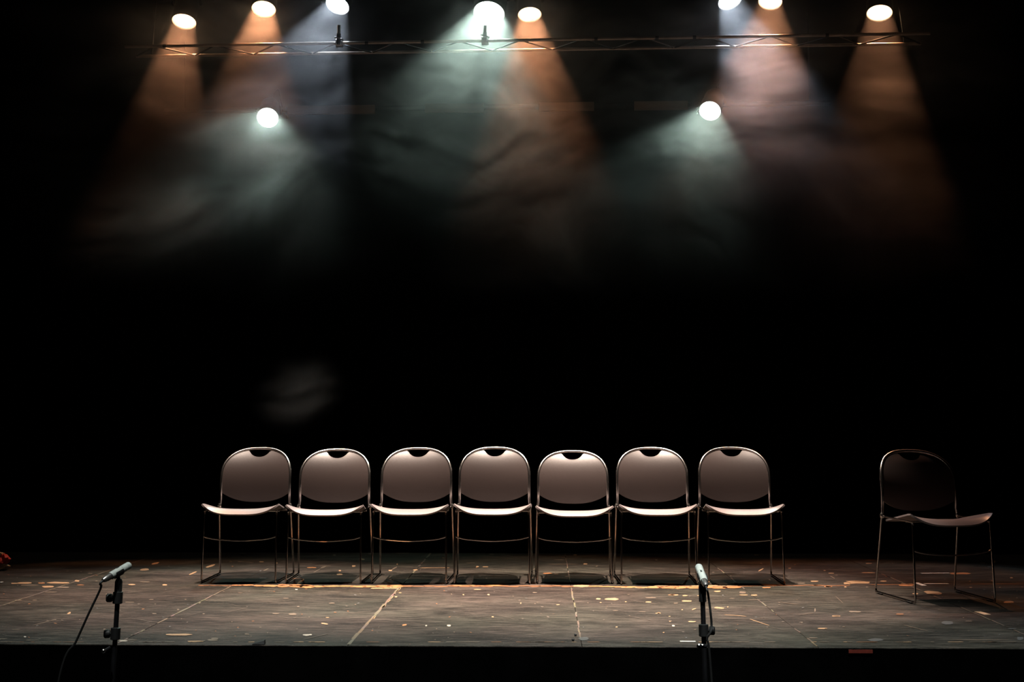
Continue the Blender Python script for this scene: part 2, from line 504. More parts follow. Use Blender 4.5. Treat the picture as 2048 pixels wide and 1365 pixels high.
crop_flecks(1650, 1090, .1943, [
    (465, 160, 90, 7, 'd'), (450, 192, 70, 11), (445, 290, 140, 9), (65, 295, 60, 9), (350, 390, 230, 28), (300, 378, 180, 11), (30, 430, 80, 13, 'o'),
    (600, 377, 70, 12), (840, 415, 160, 30, 'o'), (690, 410, 480, 7, 'd'), (1390, 297, 210, 18, 'o'), (1110, 495, 180, 32, 't', -.1), (930, 505, 60, 13),
    (210, 435, 25, 11), (1500, 440, 30, 8), (1800, 440, 20, 8), (1740, 405, 600, 6, 'd'), (1890, 592, 110, 24), (115, 735, 90, 12), (770, 715, 80, 14, 'd'),
    (310, 690, 130, 18, 's'), (1260, 805, 130, 32, 'g'), (1480, 787, 70, 11, 's'), (1925, 865, 90, 13, 'g'), (520, 980, 160, 28, 'g'), (1600, 980, 600, 9, 's'),
    (2010, 965, 70, 36, 'g'), (940, 860, 270, 5, 's', -.25), (10, 862, 25, 10), (1920, 342, 30, 11), (75, 335, 60, 7, 's', -.5), (1140, 170, 40, 8, 'd'),
    (1740, 175, 30, 26), (1620, 188, 60, 12, 's'), (1290, 122, 70, 10, 'g'), (1490, 82, 40, 8, 'g'), (1690, 228, 40, 14, 'g'), (2030, 435, 30, 9, 'd')])
# bare edge along the cross joint between the two rows of decks
def edge_run(x0, x1, y0, y1, h, tone, step=22):
    n = max(1, int(abs(x1 - x0) / step))
    for i in range(n):
        t = (i + .5) / n
        fleck(x0 + (x1 - x0) * t + random.uniform(-3, 3), y0 + (y1 - y0) * t + random.uniform(-.6, .6),
              abs(x1 - x0) / n * random.uniform(1.0, 1.5), h * random.uniform(.7, 1.2), tone)
edge_run(395, 462, 1172, 1172, 3.0, 'd')
edge_run(462, 552, 1171, 1172, 3.6, 'o')
edge_run(552, 625, 1172, 1174, 5.5, 'o')
edge_run(560, 620, 1172, 1173, 3, 't')
edge_run(620, 705, 1173, 1173, 3.6, 'o')
edge_run(705, 803, 1173, 1173, 4.2, 'o')
edge_run(744, 790, 1177, 1177, 3.2, 't')
edge_run(803, 1148, 1173, 1173, 2.6, 'd')
edge_run(900, 1000, 1172, 1172, 2.0, 'o')
edge_run(1148, 1180, 1173.5, 1173.5, 4.4, 't')
edge_run(1180, 1300, 1173, 1175, 2.8, 'o')
edge_run(1245, 1290, 1176, 1176, 3.2, 't')
edge_run(1295, 1400, 1175, 1176, 4.8, 'o')
edge_run(1310, 1480, 1173, 1173, 3.0, 't')
edge_run(1400, 1480, 1176, 1175, 4.0, 'o')
edge_run(1480, 1580, 1173, 1170, 3.0, 'd')
edge_run(1560, 1700, 1171, 1172, 2.2, 'd')
# rubbed edges of the long joints, running into the stage
def joint_run(X, ya, yb, wid, tone, fill=.85):
    y = ya
    while y < yb:
        l = random.uniform(.05, .16)
        if random.random() < fill:
            a, b2 = y, min(y + l, yb)
            o1, o2 = random.uniform(-.003, .003), random.uniform(-.003, .003)
            w1, w2 = wid * random.uniform(.5, 1.1), wid * random.uniform(.5, 1.1)
            zz = 0.0011 - FLOOR_Z
            worn.add([(X + o1 - w1 / 2, a, zz), (X + o1 + w1 / 2, a, zz), (X + o2 + w2 / 2, b2, zz), (X + o2 - w2 / 2, b2, zz)], [(0, 1, 2, 3)])
            tones.append(tuple(q * random.uniform(.8, 1.1) for q in TONE[tone]))
        y += l
S = [SEAM0 + DECKW * k for k in range(-5, 6)]
joint_run(S[2], 5.6, 8.6, .012, 's', .9)
joint_run(S[3], 5.2, 7.08, .013, 's', .95)
joint_run(S[4], 5.2, 7.08, .018, 's', 1.0)
joint_run(S[4] + .006, 5.9, 7.05, .010, 't', .6)
joint_run(S[4], 7.12, 9.0, .014, 's', .7)
joint_run(S[5], 5.35, 7.08, .008, 's', .9)
joint_run(S[5], 7.12, 9.0, .008, 's', .8)
joint_run(S[6], 5.2, 8.9, .009, 's', .45)
joint_run(S[7], 5.2, 7.8, .010, 's', .8)
# worn lip along the front of the stage, tiny flecks and hair scratches
for i in range(70):
    x = random.uniform(0, 2048)
    fleck(x, 1284.6, random.uniform(6, 46), random.uniform(.8, 1.6), random.choice('sssdt'))
for i in range(220):
    x, y = random.uniform(0, 2048), 1110 + 172 * random.random() ** .8
    fleck(x, y, random.uniform(1.5, 6), random.uniform(.8, 2.2), random.choice('sshhdg'), random.uniform(-.3, .3))
for i in range(60):
    x, y = random.uniform(0, 2048), 1112 + 168 * random.random()
    fleck(x, y, random.uniform(14, 60), random.uniform(.4, .8), 'h', random.uniform(-.25, .25))
wo = worn.build('worn_paint', M_WORN, stage, smooth=False)
wo['kind'] = 'stuff'
att = wo.data.attributes.new('tone', 'FLOAT_COLOR', 'FACE')
for i, c in enumerate(tones): att.data[i].color = (*c, 1)

# ---- strips of tape on the stage
def tape(px0, py0, px1, py1, wid, label, m, cat='tape'):
    a, b = on_floor(px0, py0), on_floor(px1, py1)
    d = (b - a)
    ln = d.length
    o = MB().box((0, 0, .0015), (ln, wid, .0022)).build('tape_strip', m, smooth=False)
    o.location = (a + b) / 2 + Vector((0, 0, .0006))
    o.rotation_euler = (0, 0, math.atan2(d.y, d.x))
    return tag(o, label, cat)
tape(1848, 1169.3, 1897, 1169, .024, 'white tape strip lying crosswise under the lone chair at right', M_TAPE)
tape(1832, 1167, 1849, 1173, .028, 'short white tape piece lying slantwise left of the white strip', M_TAPE)
tape(1842, 1148.2, 1899, 1147.8, .024, 'pale tape strip farthest back behind the lone chair', M_TAPE)
tape(1955, 1225, 1975, 1231, .034, 'tan tape strip just in front of the lone chair', M_TAPEO)
tape(1360, 1284.6, 1391, 1284.8, .012, 'bright white tape on the stage edge beside the right microphone stand', M_TAPE)
tape(0, 1166, 5, 1166, .03, 'white tape end on the stage at the left picture edge', M_TAPE)

# ------------------------------------------------------------------ chairs
HW, H_TOP, ARCH = 0.214, 0.783, 0.178
SEAT_Z = 0.430
def back_y(x, z):
    t = (z - SEAT_Z) / (H_TOP - SEAT_Z)
    y = 0.158 - 0.030 * t + 0.125 * max(0, t) ** 3.0
    return y + 0.030 * max(0, 1 - (x / HW) ** 2)
def arch_z(x):
    q = min(1.0, abs(x) / HW)
    return (H_TOP - ARCH) + ARCH * max(0.0, 1 - q ** 2.6) ** (1 / 2.6)

def make_chair():
    root = empty('stacking_chair')
    # back hoop
    pts = [(HW + .004, 0.148, SEAT_Z - .002)]
    for z in (.47, .50, .53, .56, .585): pts.append((HW, back_y(HW, z), z))
    for i in range(49):
        a = PI * i / 48
        c, s_ = math.cos(a), math.sin(a)
        x = HW * math.copysign(abs(c) ** (2 / 2.6), c)
        z = (H_TOP - ARCH) + ARCH * s_ ** (2 / 2.6)
        pts.append((x, back_y(x, z), z))
    for z in (.585, .56, .53, .50, .47): pts.append((-HW, back_y(HW, z), z))
    pts.append((-HW - .004, 0.148, SEAT_Z - .002))
    MB().tube(pts, 0.0085, 10).build('back_hoop', M_HOOP, root)
    # backrest panel with a hand hole under the hoop
    def back(u, v):
        s_ = -1 + 2 * u
        x = (HW - .004) * math.sin(s_ * PI / 2)
        top = arch_z(x * .999) - .010
        if abs(x) < .066: top -= .042 * (1 - (abs(x) / .066) ** 2.4) ** .8
        q = abs(x) / HW
        bot = .452 + .062 * q ** 2.6
        z = bot + (top - bot) * v
        return (x, back_y(x, z) - .004, z)
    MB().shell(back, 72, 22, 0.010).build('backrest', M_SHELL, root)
    # seat: dished shell with a rolled front lip
    def seat(u, v):
        s_ = -1 + 2 * u
        a = abs(s_)
        hw = .226 - .024 * v
        yf, yb = -.262 + .050 * a ** 4, .178 - .03 * a ** 3
        y = yf + (yb - yf) * v
        lip = max(0, 1 - v / .20) ** 1.8
        z = SEAT_Z + .012 + .022 * a ** 3.2 * (1 - .8 * v) - .010 * (1 - a * a) * math.sin(PI * min(1, v * 1.1)) \
            - .037 * lip * (1 - a ** 3.5) - .042 * max(0, v - .10)
        return (s_ * hw, y, z)
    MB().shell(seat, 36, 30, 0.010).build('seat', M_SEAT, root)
    for s_ in (-1, 1):
        rf, rr = 0.0055, 0.0055
        MB().tube([(s_ * .2185, -.226, .022), (s_ * .214, -.206, SEAT_Z - .03)], rf, 10).build('front_leg', M_CHROME, root)
        MB().tube(smooth_path([(s_ * .2185, -.226, .022), (s_ * .219, -.221, .011), (s_ * .2205, -.205, .0075), (s_ * .225, 0, .0075),
                               (s_ * .230, .205, .0075), (s_ * .2305, .222, .012), (s_ * .2305, .226, .024)], 6), rf, 10).build('sled_runner', M_CHROME, root)
        MB().tube([(s_ * .2305, .226, .024), (s_ * .222, .152, SEAT_Z - .008)], rr, 10).build('rear_leg', M_CHROME, root)
        MB().tube(smooth_path([(s_ * .214, -.206, SEAT_Z - .03), (s_ * .214, -.198, SEAT_Z - .016), (s_ * .214, -.18, SEAT_Z - .010),
                               (s_ * .218, 0, SEAT_Z - .006), (s_ * .222, .150, SEAT_Z - .003)], 6), rf, 10).build('seat_rail', M_CHROME, root)
        MB().lathe([(.0005, -.016), (.008, -.014), (.0115, -.008), (.0125, .0), (.0115, .008), (.008, .014), (.0005, .016)],
                   (s_ * .220, .150, SEAT_Z), (0, .1, 1), 14).build('joint_cap', M_HOOP, root)
        for yy, xx in ((-.17, .2217), (.17, .2285)):
            MB().box((s_ * xx, yy, .0035), (.016, .05, .007), bevel=.002).build('glide', M_RUBBER, root)
    br = smooth_path([(-.217, -.214, .272), (-.15, -.213, .256), (0, -.212, .246), (.15, -.213, .256), (.217, -.214, .272)], 8)
    MB().tube(br, .0042, 8).build('cross_rod', M_CHROME, root)
    MB().tube([(-.214, -.12, SEAT_Z - .014), (.214, -.12, SEAT_Z - .014)], .005, 8).build('seat_support', M_CHROME, root)
    return root

chair = make_chair()
GROUP = 'chrome stacking chairs on the stage'
LAB = ['black chrome-hooped chair at the left end of the row of seven',
       'second chair from the left end of the row, dark shell in chrome hoop',
       'third chair from the left end of the row, dark shell in chrome hoop',
       'middle chair of the row of seven, below the biggest white lamp',
       'chair just right of the middle one, brightest backrest, slightly lower than its neighbours',
       'second chair from the right end of the row, dark shell in chrome hoop',
       'chair at the right end of the row, behind the right microphone',
       'lone dim black chair turned slightly right, apart from the row']
# (seat-front pixel, rotation, stretch in height)
ROWC = [(478, -.5, .995), (647, .4, .985), (819, -.4, .995), (984, .3, 1.0), (1149, 0.0, .972), (1315, .3, .998), (1487, .6, 1.0)]
for i, (px, rz, sz) in enumerate(ROWC):
    o = chair if i == 0 else copy_tree(chair)
    X = (px - 1084) / F_PX * 7.19
    o.location = (X, 7.445 + (.03 if i == 4 else 0), 0.002)
    o.rotation_euler = (0, 0, R(rz))
    o.scale = (1, 1, sz)
    tag(o, LAB[i], 'chair', GROUP)
o = copy_tree(chair)
pf, pr = on_floor(1902, 1210), on_floor(1840, 1184)
o.location = ((pf + pr) / 2).to_tuple()[:2] + (0.002,)
o.rotation_euler = (0, 0, R(9.0))
tag(o, LAB[7], 'chair', GROUP)

# ------------------------------------------------------------------ stage lamps
def make_lamp(px, py, Y, lens_d, down, az, col, power, half, blend, hang_at, label, lens_col):
    c = at(px, py, Y)                           # centre of the lens
    dn, a = R(down), R(az)
    d = Vector((math.sin(a) * math.cos(dn), -math.cos(a) * math.cos(dn), -math.sin(dn)))
    r = lens_d / 2
    root = empty('stage_lamp', c)
    tag(root, label, 'lamp', 'stage lamps hanging above the stage')
    L = r / math.tan(R(half)) + .06
    L = max(L, .26)
    # can: open front, tapering to the rear cap
    MB().lathe([(r * 1.10, .030), (r * 1.14, .028), (r * 1.14, -.02), (r * 1.12, -.09), (r * 1.05, -.10), (r * 1.02, -L + .05), (r * .8, -L), (r * .3, -L - .02), (.002, -L - .021)],
               (0, 0, 0), d, 28).build('can', M_BLACKM, root)
    MB().lathe([(r * 1.10, .030), (r * 1.03, .022), (r * 1.03, -.012), (r * 1.05, -.014), (r * 1.10, -.014)], (0, 0, 0), d, 28).build('front_ring', M_STEEL, root)
    MB().lathe([(r * 1.02, -.004), (r * .8, .004), (r * .5, .009), (r * .2, .012), (.001, .0125)], (0, 0, 0), d, 28).build('lens', lens_mat('lens_' + lens_col[0], lens_col[1], lens_col[2]), root)
    side = d.cross(Vector((0, 0, 1))).normalized()
    # yoke: U of flat bar from the can sides up to the hook clamp
    piv = -d * (L * .42)
    hang = Vector((piv.x, hang_at[0] - c.y, hang_at[1] - c.z))
    yk = MB()
    for s_ in (-1, 1):
        p0 = piv + side * (r * 1.22 * s_)
        p1 = Vector((hang.x, hang.y, hang.z - .07)) + side * (r * 1.22 * s_)
        yk.tube(fillet([p0, p0 + (p1 - p0) * .8, p1, Vector((hang.x, hang.y, hang.z - .07))], .04), .008, 8)
    yk.build('yoke', M_BLACKM, root)
    for s_ in (-1, 1):
        MB().lathe([(.001, 0), (.018, .002), (.02, .012), (.014, .02), (.001, .021)], piv + side * (r * 1.16 * s_), side * s_, 12).build('tilt_knob', M_BLACKM, root)
    cl = MB()
    cl.box((hang.x, hang.y, hang.z - .05), (.03, .04, .05), bevel=.004)
    hook = [Vector((hang.x, hang.y + .036 * math.cos(t), hang.z + .0 + .036 * math.sin(t))) for t in [PI * 1.45 - PI * 1.4 * k / 12 for k in range(13)]]
    cl.tube(hook, .008, 8)
    cl.build('hook_clamp', M_BLACKM, root)
    tail = -d * (L + .01)
    MB().tube(smooth_path([tail, tail - d * .06 + Vector((0, 0, .03)), tail + Vector((.05, .05, .14)), Vector((hang.x + .05, hang.y + .03, hang.z - .02))], 6), .005, 8).build('power_cord', M_RUBBER, root)
    sp = spot('lamp_beam', (0, 0, 0), d, power, col, half, blend, .022, parent=root)
    sp.parent = root
    sp.location = -d * (r / math.tan(R(half)) * .92)
    sp.rotation_euler = d.to_track_quat('-Z', 'Y').to_euler()
    return root

WARM, COOL, GREEN = (1.0, .42, .20), (.72, .84, 1.0), (.74, 1.0, .87)
LW = ('warm', (1.0, .62, .34), 9.0)
LC = ('cool', (.80, .90, 1.0), 10.0)
LG = ('green', (.78, 1.0, .90), 10.0)
BAR_Z = 4.62
UPPER = (9.17, BAR_Z)
# the rear batten: its pipe runs just behind the two low lamps
b0, b1 = at(330, 223, 10.60), at(1660, 206, 10.54)
def batten(px):
    x = at(px, 220, 10.4).x
    p = b0 + (b1 - b0) * ((x - b0.x) / (b1.x - b0.x))
    return (p.y, p.z)
# px, py, Y, lens, down, az, colour, power, half angle, blend, bar height, label
make_lamp(369, 38, 9.05, .165, 68, 0, WARM, 260, 15, .5, UPPER, 'warm stage lamp at the far left of the upper row', LW)
make_lamp(528, 13, 9.05, .165, 66, 4, WARM, 260, 19, .6, UPPER, 'warm stage lamp second from left in the upper row', LW)
make_lamp(677, 6, 9.0, .165, 58, -23, COOL, 240, 21, .6, UPPER, 'blue-white stage lamp tilted left, third from left in the upper row', LC)
make_lamp(979, 21, 9.0, .215, 62, -14, GREEN, 200, 30, .6, UPPER, 'largest lamp, big greenish-white disc near the top centre', LG)
make_lamp(1059, 24, 9.05, .162, 69, 6, WARM, 260, 20, .6, UPPER, 'warm stage lamp right beside the largest white lamp', LW)
make_lamp(1458, -3, 9.05, .165, 62, 24, COOL, 240, 19, .5, UPPER, 'cool white lamp cut by the top edge, left of a warm one', LC)
make_lamp(1541, -2, 9.05, .160, 64, -22, WARM, 260, 21, .6, UPPER, 'warm lamp cut by the top edge, right of the cool one', LW)
make_lamp(1759, 21, 9.05, .170, 67, -20, WARM, 280, 17, .5, UPPER, 'warm stage lamp at the far right of the upper row', LW)
make_lamp(536, 233, 10.2, .165, 38, 6, GREEN, 190, 25, .45, batten(536), 'low greenish-white lamp at left, facing the hall', LG)
make_lamp(1421, 219, 10.2, .165, 42, -20, GREEN, 135, 24, .45, batten(1421), 'low greenish-white lamp at right, facing the hall', LG)

# pipes that carry them
def pipe(name, p0, p1, r, m, label):
    o = MB().tube([p0, p1], r, 14).build(name, m)
    return tag(o, label, 'pipe')
pipe('lighting_bar', (-4.6, 9.17, BAR_Z), (4.6, 9.17, BAR_Z), .025, M_BLACKM, 'black bar above the picture carrying the upper row of lamps')

pipe('lighting_bar', (-3.4, 10.57, 4.72), (3.4, 10.57, 4.72), .025, M_BLACKM, 'black bar above the picture that the rear batten hangs from')
# flat lattice truss below and before the upper lamps
t0, t1 = at(250, 93.5, 8.78), at(1860, 67, 8.62)
truss = empty('lattice_truss', (t0 + t1) / 2)
tag(truss, 'flat lattice truss crossing the picture just below the upper lamps', 'truss')
ax = (t1 - t0)
TL = ax.length
ax.normalize()
bk = Vector((-ax.y, ax.x, 0)).normalized()
o0 = t0 - truss.location
W_T = .235
corner = [Vector((0, 0, 0)), bk * W_T]
for cvec in corner:
    MB().tube([o0 + cvec, o0 + cvec + ax * TL], .0115, 12).build('chord', M_ALU, truss)
nb = 26
for i in range(nb):
    a, b = o0 + ax * (TL * i / nb), o0 + ax * (TL * (i + 1) / nb)
    p, q = (a + corner[0], b + corner[1]) if i % 2 else (a + corner[1], b + corner[0])
    MB().tube([p, q], .006, 6).build('lattice_bar', M_BLACKM, truss)
for t in (.02, .98):
    p = o0 + ax * (TL * t) + bk * W_T
    MB().tube([p, Vector((p.x, 9.17 - truss.location.y, BAR_Z - truss.location.z))], .005, 6).build('drop_cable', M_BLACKM, truss)
for px in (332, 745, 858, 1205, 1326, 1400, 1660):       # dark bands that break up the near chord
    p = o0 + ax * (TL * (px - 250) / 1610)
    MB().tube([p - ax * .012, p + ax * .012], .014, 10).build('chord_band', M_RUBBER, truss)
# couplers clamped round the near lower chord
for px, pw, label, m in ((690, 1.0, 'clamp lit blue-white on the truss below the tilted lamp', M_STEEL), (984, .7, 'small shiny clamp on the truss below the largest lamp', M_STEEL)):
    t = (px - 250) / (1860 - 250)
    p = t0 + (t1 - t0) * t
    cl = empty('truss_clamp', p)
    tag(cl, label, 'clamp')
    MB().lathe([(.026 * 1.0, -.025), (.032, -.025), (.032, .025), (.026, .025)], (0, 0, 0), ax, 18).build('collar', m, cl)
    MB().box((0, -.036, .02), (.03, .03, .06 * pw + .02), bevel=.004).build('clamp_block', M_BLACKM if pw == 1 else m, cl)
    MB().tube([(0, -.04, .05), (0, -.04, .05 + .07 * pw)], .012, 10).build('spigot', m, cl)
    MB().tube([(-.03, -.05, .03), (.035, -.05, .01)], .006, 8).build('wing_bolt', m, cl)

# rear batten with flat boards, carrying the two low lamps, hung from the truss
bat = empty('rear_batten', (b0 + b1) / 2)
tag(bat, 'dim brown rear batten of flat boards behind the low lamps', 'batten')
BO = (b0 + b1) / 2
MB().tube([b0 - BO, b1 - BO], .024, 12).build('pipe', M_BLACKM, bat)
for x0, x1, y0, y1 in ((575, 750, 221, 219), (850, 968, 216.5, 216.5), (1078, 1188, 214, 213), (1268, 1376, 212, 211)):
    pa, pb = at(x0, y0, 10.545), at(x1, y1, 10.515)
    d = pb - pa
    rot = d.to_track_quat('X', 'Z').to_matrix()
    MB().box((pa + pb) / 2 - BO, (d.length, .022, .078), rot, bevel=.003).build('board', M_WOODB, bat, smooth=False)
    for t in (.2, .8):
        q = pa + d * t - BO
        MB().box(q + Vector((0, .022, 0)), (.03, .035, .05), bevel=.004).build('bracket', M_BLACKM, bat)
for t in (.03, .97):
    p = b0 + (b1 - b0) * t - BO
    MB().tube([p, Vector((p.x, 10.57 - BO.y, 4.72 - BO.z))], .006, 8).build('drop_rod', M_BLACKM, bat)

# ------------------------------------------------------------------ microphones, stands and cables
def mic_stand(base, top, knobs, label, clip_dir):
    root = empty('microphone_stand', base)
    tag(root, label, 'stand', 'microphone stands before the stage')
    T = top - base
    def on(t): return T * t
    h = T.z
    zt = lambda z: (z - base.z) / h
    MB().tube([on(.06), on(.62)], .0125, 14).build('lower_tube', M_BLACKM, root)
    MB().tube([on(.60), on(.985)], .0088, 12).build('upper_tube', M_BLACKM, root)
    hub = MB().lathe([(.02, -.05), (.027, -.04), (.027, .04), (.02, .05)], on(.14), T, 16, caps=True).build('tripod_hub', M_RUBBER, root)
    for k in range(3):
        a = 2 * PI * k / 3 + .5
        e = Vector((math.cos(a) * .30, math.sin(a) * .30, .014))
        lg = MB().tube([on(.14), e], .009, 10).build('leg', M_BLACKM, root)
        MB().ball(e, .0135).build('rubber_foot', M_RUBBER, lg)
    for z, sx in knobs:
        p = on(zt(z))
        MB().lathe([(.013, -.022), (.0175, -.020), (.0175, .020), (.013, .022)], p, T, 14, caps=True).build('clutch', M_RUBBER, root)
        MB().lathe([(.006, 0), (.006, .018), (.014, .019), (.0155, .024), (.0155, .036), (.012, .040), (.001, .0405)], p, (sx, -.2, 0), 14).build('clutch_knob', M_RUBBER, root)
    MB().lathe([(.009, -.035), (.0135, -.033), (.0135, .02), (.010, .030)], on(.975), T, 14, caps=True).build('clip_swivel', M_RUBBER, root)
    return root

def microphone(tail, tip, label):
    root = empty('microphone', tail)
    tag(root, label, 'microphone', 'pencil microphones on the stands')
    d = tip - tail
    L = d.length
    d.normalize()
    r = .0140
    MB().lathe([(.0005, .018), (r * .92, .018), (r, .022), (r, L * .60), (r * .94, L * .605), (r * .94, L * .62), (r, L * .625), (r, L * .84), (r * .95, L * .845)], (0, 0, 0), d, 20).build('body', M_MIC, root)
    MB().lathe([(r * .95, L * .845), (r * 1.0, L * .86), (r * 1.0, L * .96), (r * .85, L * .995), (.0005, L)], (0, 0, 0), d, 20).build('grille', M_MICG, root)
    MB().lathe([(.0005, -.020), (.007, -.020), (.010, -.012), (.0115, .0), (.0120, .018), (.0005, .0185)], (0, 0, 0), d, 16).build('connector', M_STEEL, root)
    side = d.cross(Vector((0, 0, 1))).normalized()
    upv = side.cross(d)
    MB().box(d * (L * .52) + upv * (r * .98) - side * .002, (.006, .012, .003), Matrix((side, d, upv)).transposed()).build('pad_switch', M_RUBBER, root)
    return root, d, upv

def clip(stand, a, b, r, up):
    """cradle that holds the lower side of the microphone"""
    d = (b - a).normalized()
    sd = d.cross(up).normalized()
    def arc(u, v):
        t = R(-205 + 230 * u)
        return a - stand.location + d * (-.018 + .036 * v) + (sd * math.cos(t) + up * math.sin(t)) * (r * 1.26)
    return MB().shell(arc, 18, 2, -r * .22).build('mic_clip', M_RUBBER, stand)

Ym = 4.42
# left
lt, lp = at(214, 1157, Ym), at(259, 1131, Ym + .10)
lm, ld, lu = microphone(lt, lp, 'pale pencil microphone at left pointing up to the right')
mid = lt + ld * .052 - lu * .030
lbase = at(222, 1290, Ym) ; lbase = Vector((lbase.x + (lbase.x - mid.x) * 3.5, Ym - .01, FLOOR_Z))
ls = mic_stand(lbase, mid, ((at(222, 1200, Ym).z, -1), (at(222, 1272, Ym).z, -1)), 'black microphone stand at left before the stage edge', ld)
clip(ls, lt + ld * .052, lp, .0140, lu)
MB().tube([mid - lbase + Vector((0, 0, -.004)), lt + ld * .052 - lu * .015 - lbase], .007, 10).build('clip_neck', M_RUBBER, ls)
cab = MB().tube(smooth_path([lt - ld * .016, lt - ld * .034 + Vector((0, 0, -.006)), at(201, 1178, Ym - .01), at(176, 1231, Ym - .02), at(152, 1284, Ym - .03),
                             at(120, 1350, Ym - .05), Vector((-1.78, Ym - .1, FLOOR_Z + .2)), Vector((-1.9, Ym - .2, FLOOR_Z + .012)), Vector((-2.5, Ym - .3, FLOOR_Z + .006))], 8), .0042, 8).build('microphone_cable', M_RUBBER)
tag(cab, 'thin black cable running taut down from the left microphone', 'cable')
MB().ball(at(207, 1303, Ym - .02) - lbase, .0085, 14, 10).build('chrome_stud', M_HOOP, ls)
MB().tube([at(208, 1303, Ym - .018) - lbase, at(220, 1296, Ym) - lbase], .006, 8).build('stud_arm', M_BLACKM, ls)
# right
rt, rp = at(1410, 1168, Ym), at(1397, 1134, Ym + .13)
rm, rd, ru = microphone(rt, rp, 'pale pencil microphone at right aimed at the chairs')
mid = rt + rd * .05 - ru * .030
rbase = at(1412, 1290, Ym) ; rbase = Vector((rbase.x + .01, Ym, FLOOR_Z))
rs = mic_stand(rbase, mid, ((at(1410, 1266, Ym).z, 1),), 'black microphone stand at right before the stage edge', rd)
clip(rs, rt + rd * .05, rp, .0140, ru)
MB().tube([mid - rbase + Vector((0, 0, -.004)), rt + rd * .05 - ru * .015 - rbase], .007, 10).build('clip_neck', M_RUBBER, rs)
cab = MB().tube(smooth_path([rt - rd * .016, rt - rd * .036 + Vector((.002, 0, -.01)), at(1417, 1195, Ym - .012), at(1421, 1225, Ym - .02), at(1423, 1250, Ym - .02), at(1421, 1266, Ym - .03),
                             at(1414, 1280, Ym - .03), at(1420, 1320, Ym - .03), Vector((rbase.x + .03, Ym - .03, -.4)), Vector((rbase.x + .05, Ym - .06, FLOOR_Z + .05)), Vector((rbase.x + .3, Ym - .3, FLOOR_Z + .006))], 8), .0042, 8).build('microphone_cable', M_RUBBER)
tag(cab, 'thin black cable looping beside the right microphone stand', 'cable')
for px in (1398, 1405):
    MB().lathe([(.001, 0), (.005, .001), (.006, .005), (.001, .007)], at(px, 1293, Ym - .022) - rbase, (0, -1, .4), 12).build('chrome_stud', M_CHROME, rs)
MB().tube([at(1395, 1294, Ym - .014) - rbase, at(1413, 1293, Ym) - rbase], .007, 8).build('stud_arm', M_BLACKM, rs)

# ------------------------------------------------------------------ small things on the stage
# dark wedge on the front lip
a = on_floor(528, 1284)
wd = MB().add([(-.055, -.02, 0), (.032, -.02, 0), (.032, .03, 0), (-.055, .03, 0), (-.045, -.012, .005), (.028, -.012, .024), (.03, .02, .026), (-.045, .022, .006)],
              [(3, 2, 1, 0), (4, 5, 6, 7), (0, 1, 5, 4), (1, 2, 6, 5), (2, 3, 7, 6), (3, 0, 4, 7)]).build('door_wedge', M_RUBBER, smooth=False)
wd.location = (a.x, STAGE_Y0 + .02, .002)
wd.scale = (.6, .6, .62)
tag(wd, 'small black wedge lying on the front edge of the stage', 'wedge')
for px, py in ((1151, 1273), (1146, 1283)):
    a = on_floor(px, py)
    o = MB().box((0, 0, .004), (.011, .014, .008), bevel=.002).build('screw_cap', M_RUBBER)
    o.location = (a.x, a.y, .002)
    tag(o, 'tiny black cap beside a deck joint at the stage front' if py < 1280 else 'tiny black cap right at the stage lip near a joint', 'cap')
# red tape on the skirt, right
pa, pb = at(1697, 1290.5, STAGE_Y0 - .01), at(1745, 1290.5, STAGE_Y0 - .01)
o = MB().box((0, 0, 0), ((pb - pa).length, .003, .014)).build('tape_strip', M_TAPER, smooth=False)
o.location = ((pa + pb) / 2).x, STAGE_Y0 - .010, -.013
tag(o, 'dark red tape on the stage front, low at right', 'tape')
# heap of red cloth and tan paper at the left picture edge
hp = on_floor(2, 1141)
heap = empty('cloth_bundle', (hp.x, hp.y, 0.002))
tag(heap, 'small red and tan bundle on the stage at the left picture edge', 'bundle')
def lump(fr, seed, sx, sy, sz, c):
    rnd = random.Random(seed)
    k = [rnd.uniform(-1, 1) for _ in range(8)]
    mb = MB()
    n, m = 18, 10
    vs, fs = [], []
    for i in range(m + 1):
        th = PI * i / m
        for j in range(n):
            ph = 2 * PI * j / n
            rr = 1 + .22 * math.sin(3 * ph + k[0] * 3 + 2 * th) + .15 * math.sin(5 * ph + 4 * th + k[1] * 4) + .1 * math.sin(7 * th + k[2] * 5 + ph)
            vs.append((c[0] + sx * rr * math.sin(th) * math.cos(ph), c[1] + sy * rr * math.sin(th) * math.sin(ph), max(0, c[2] - sz * rr * math.cos(th))))
    for i in range(m):
        for j in range(n):
            q, w2 = i * n + j, i * n + (j + 1) % n
            fs.append((q, w2, w2 + n, q + n))
    mb.add(vs, fs)
    return mb
lump(0, 1, .050, .05, .030, (.0, 0, .070)).build('red_cloth', M_RED, heap)
lump(0, 2, .075, .06, .018, (-.04, 0, .018)).build('folded_paper', M_TAN, heap)
lump(0, 3, .055, .05, .016, (-.045, -.01, .100)).build('paper_wad', M_TAN, heap)

# ------------------------------------------------------------------ stage smoke
def smoke_material():
    m = bpy.data.materials.new('drifting_smoke')
    m.use_nodes = True
    nt = m.node_tree
    N, L = nt.nodes, nt.links
    for n in list(N):
        if n.type != 'OUTPUT_MATERIAL': N.remove(n)
    v = N.new('ShaderNodeVolumePrincipled')
    v.inputs['Color'].default_value = (.97, .97, .97, 1)
    v.inputs['Density'].default_value = SMOKE
    v.inputs['Anisotropy'].default_value = .35
    L.new(v.outputs[0], N['Material Output'].inputs['Volume'])
    return m

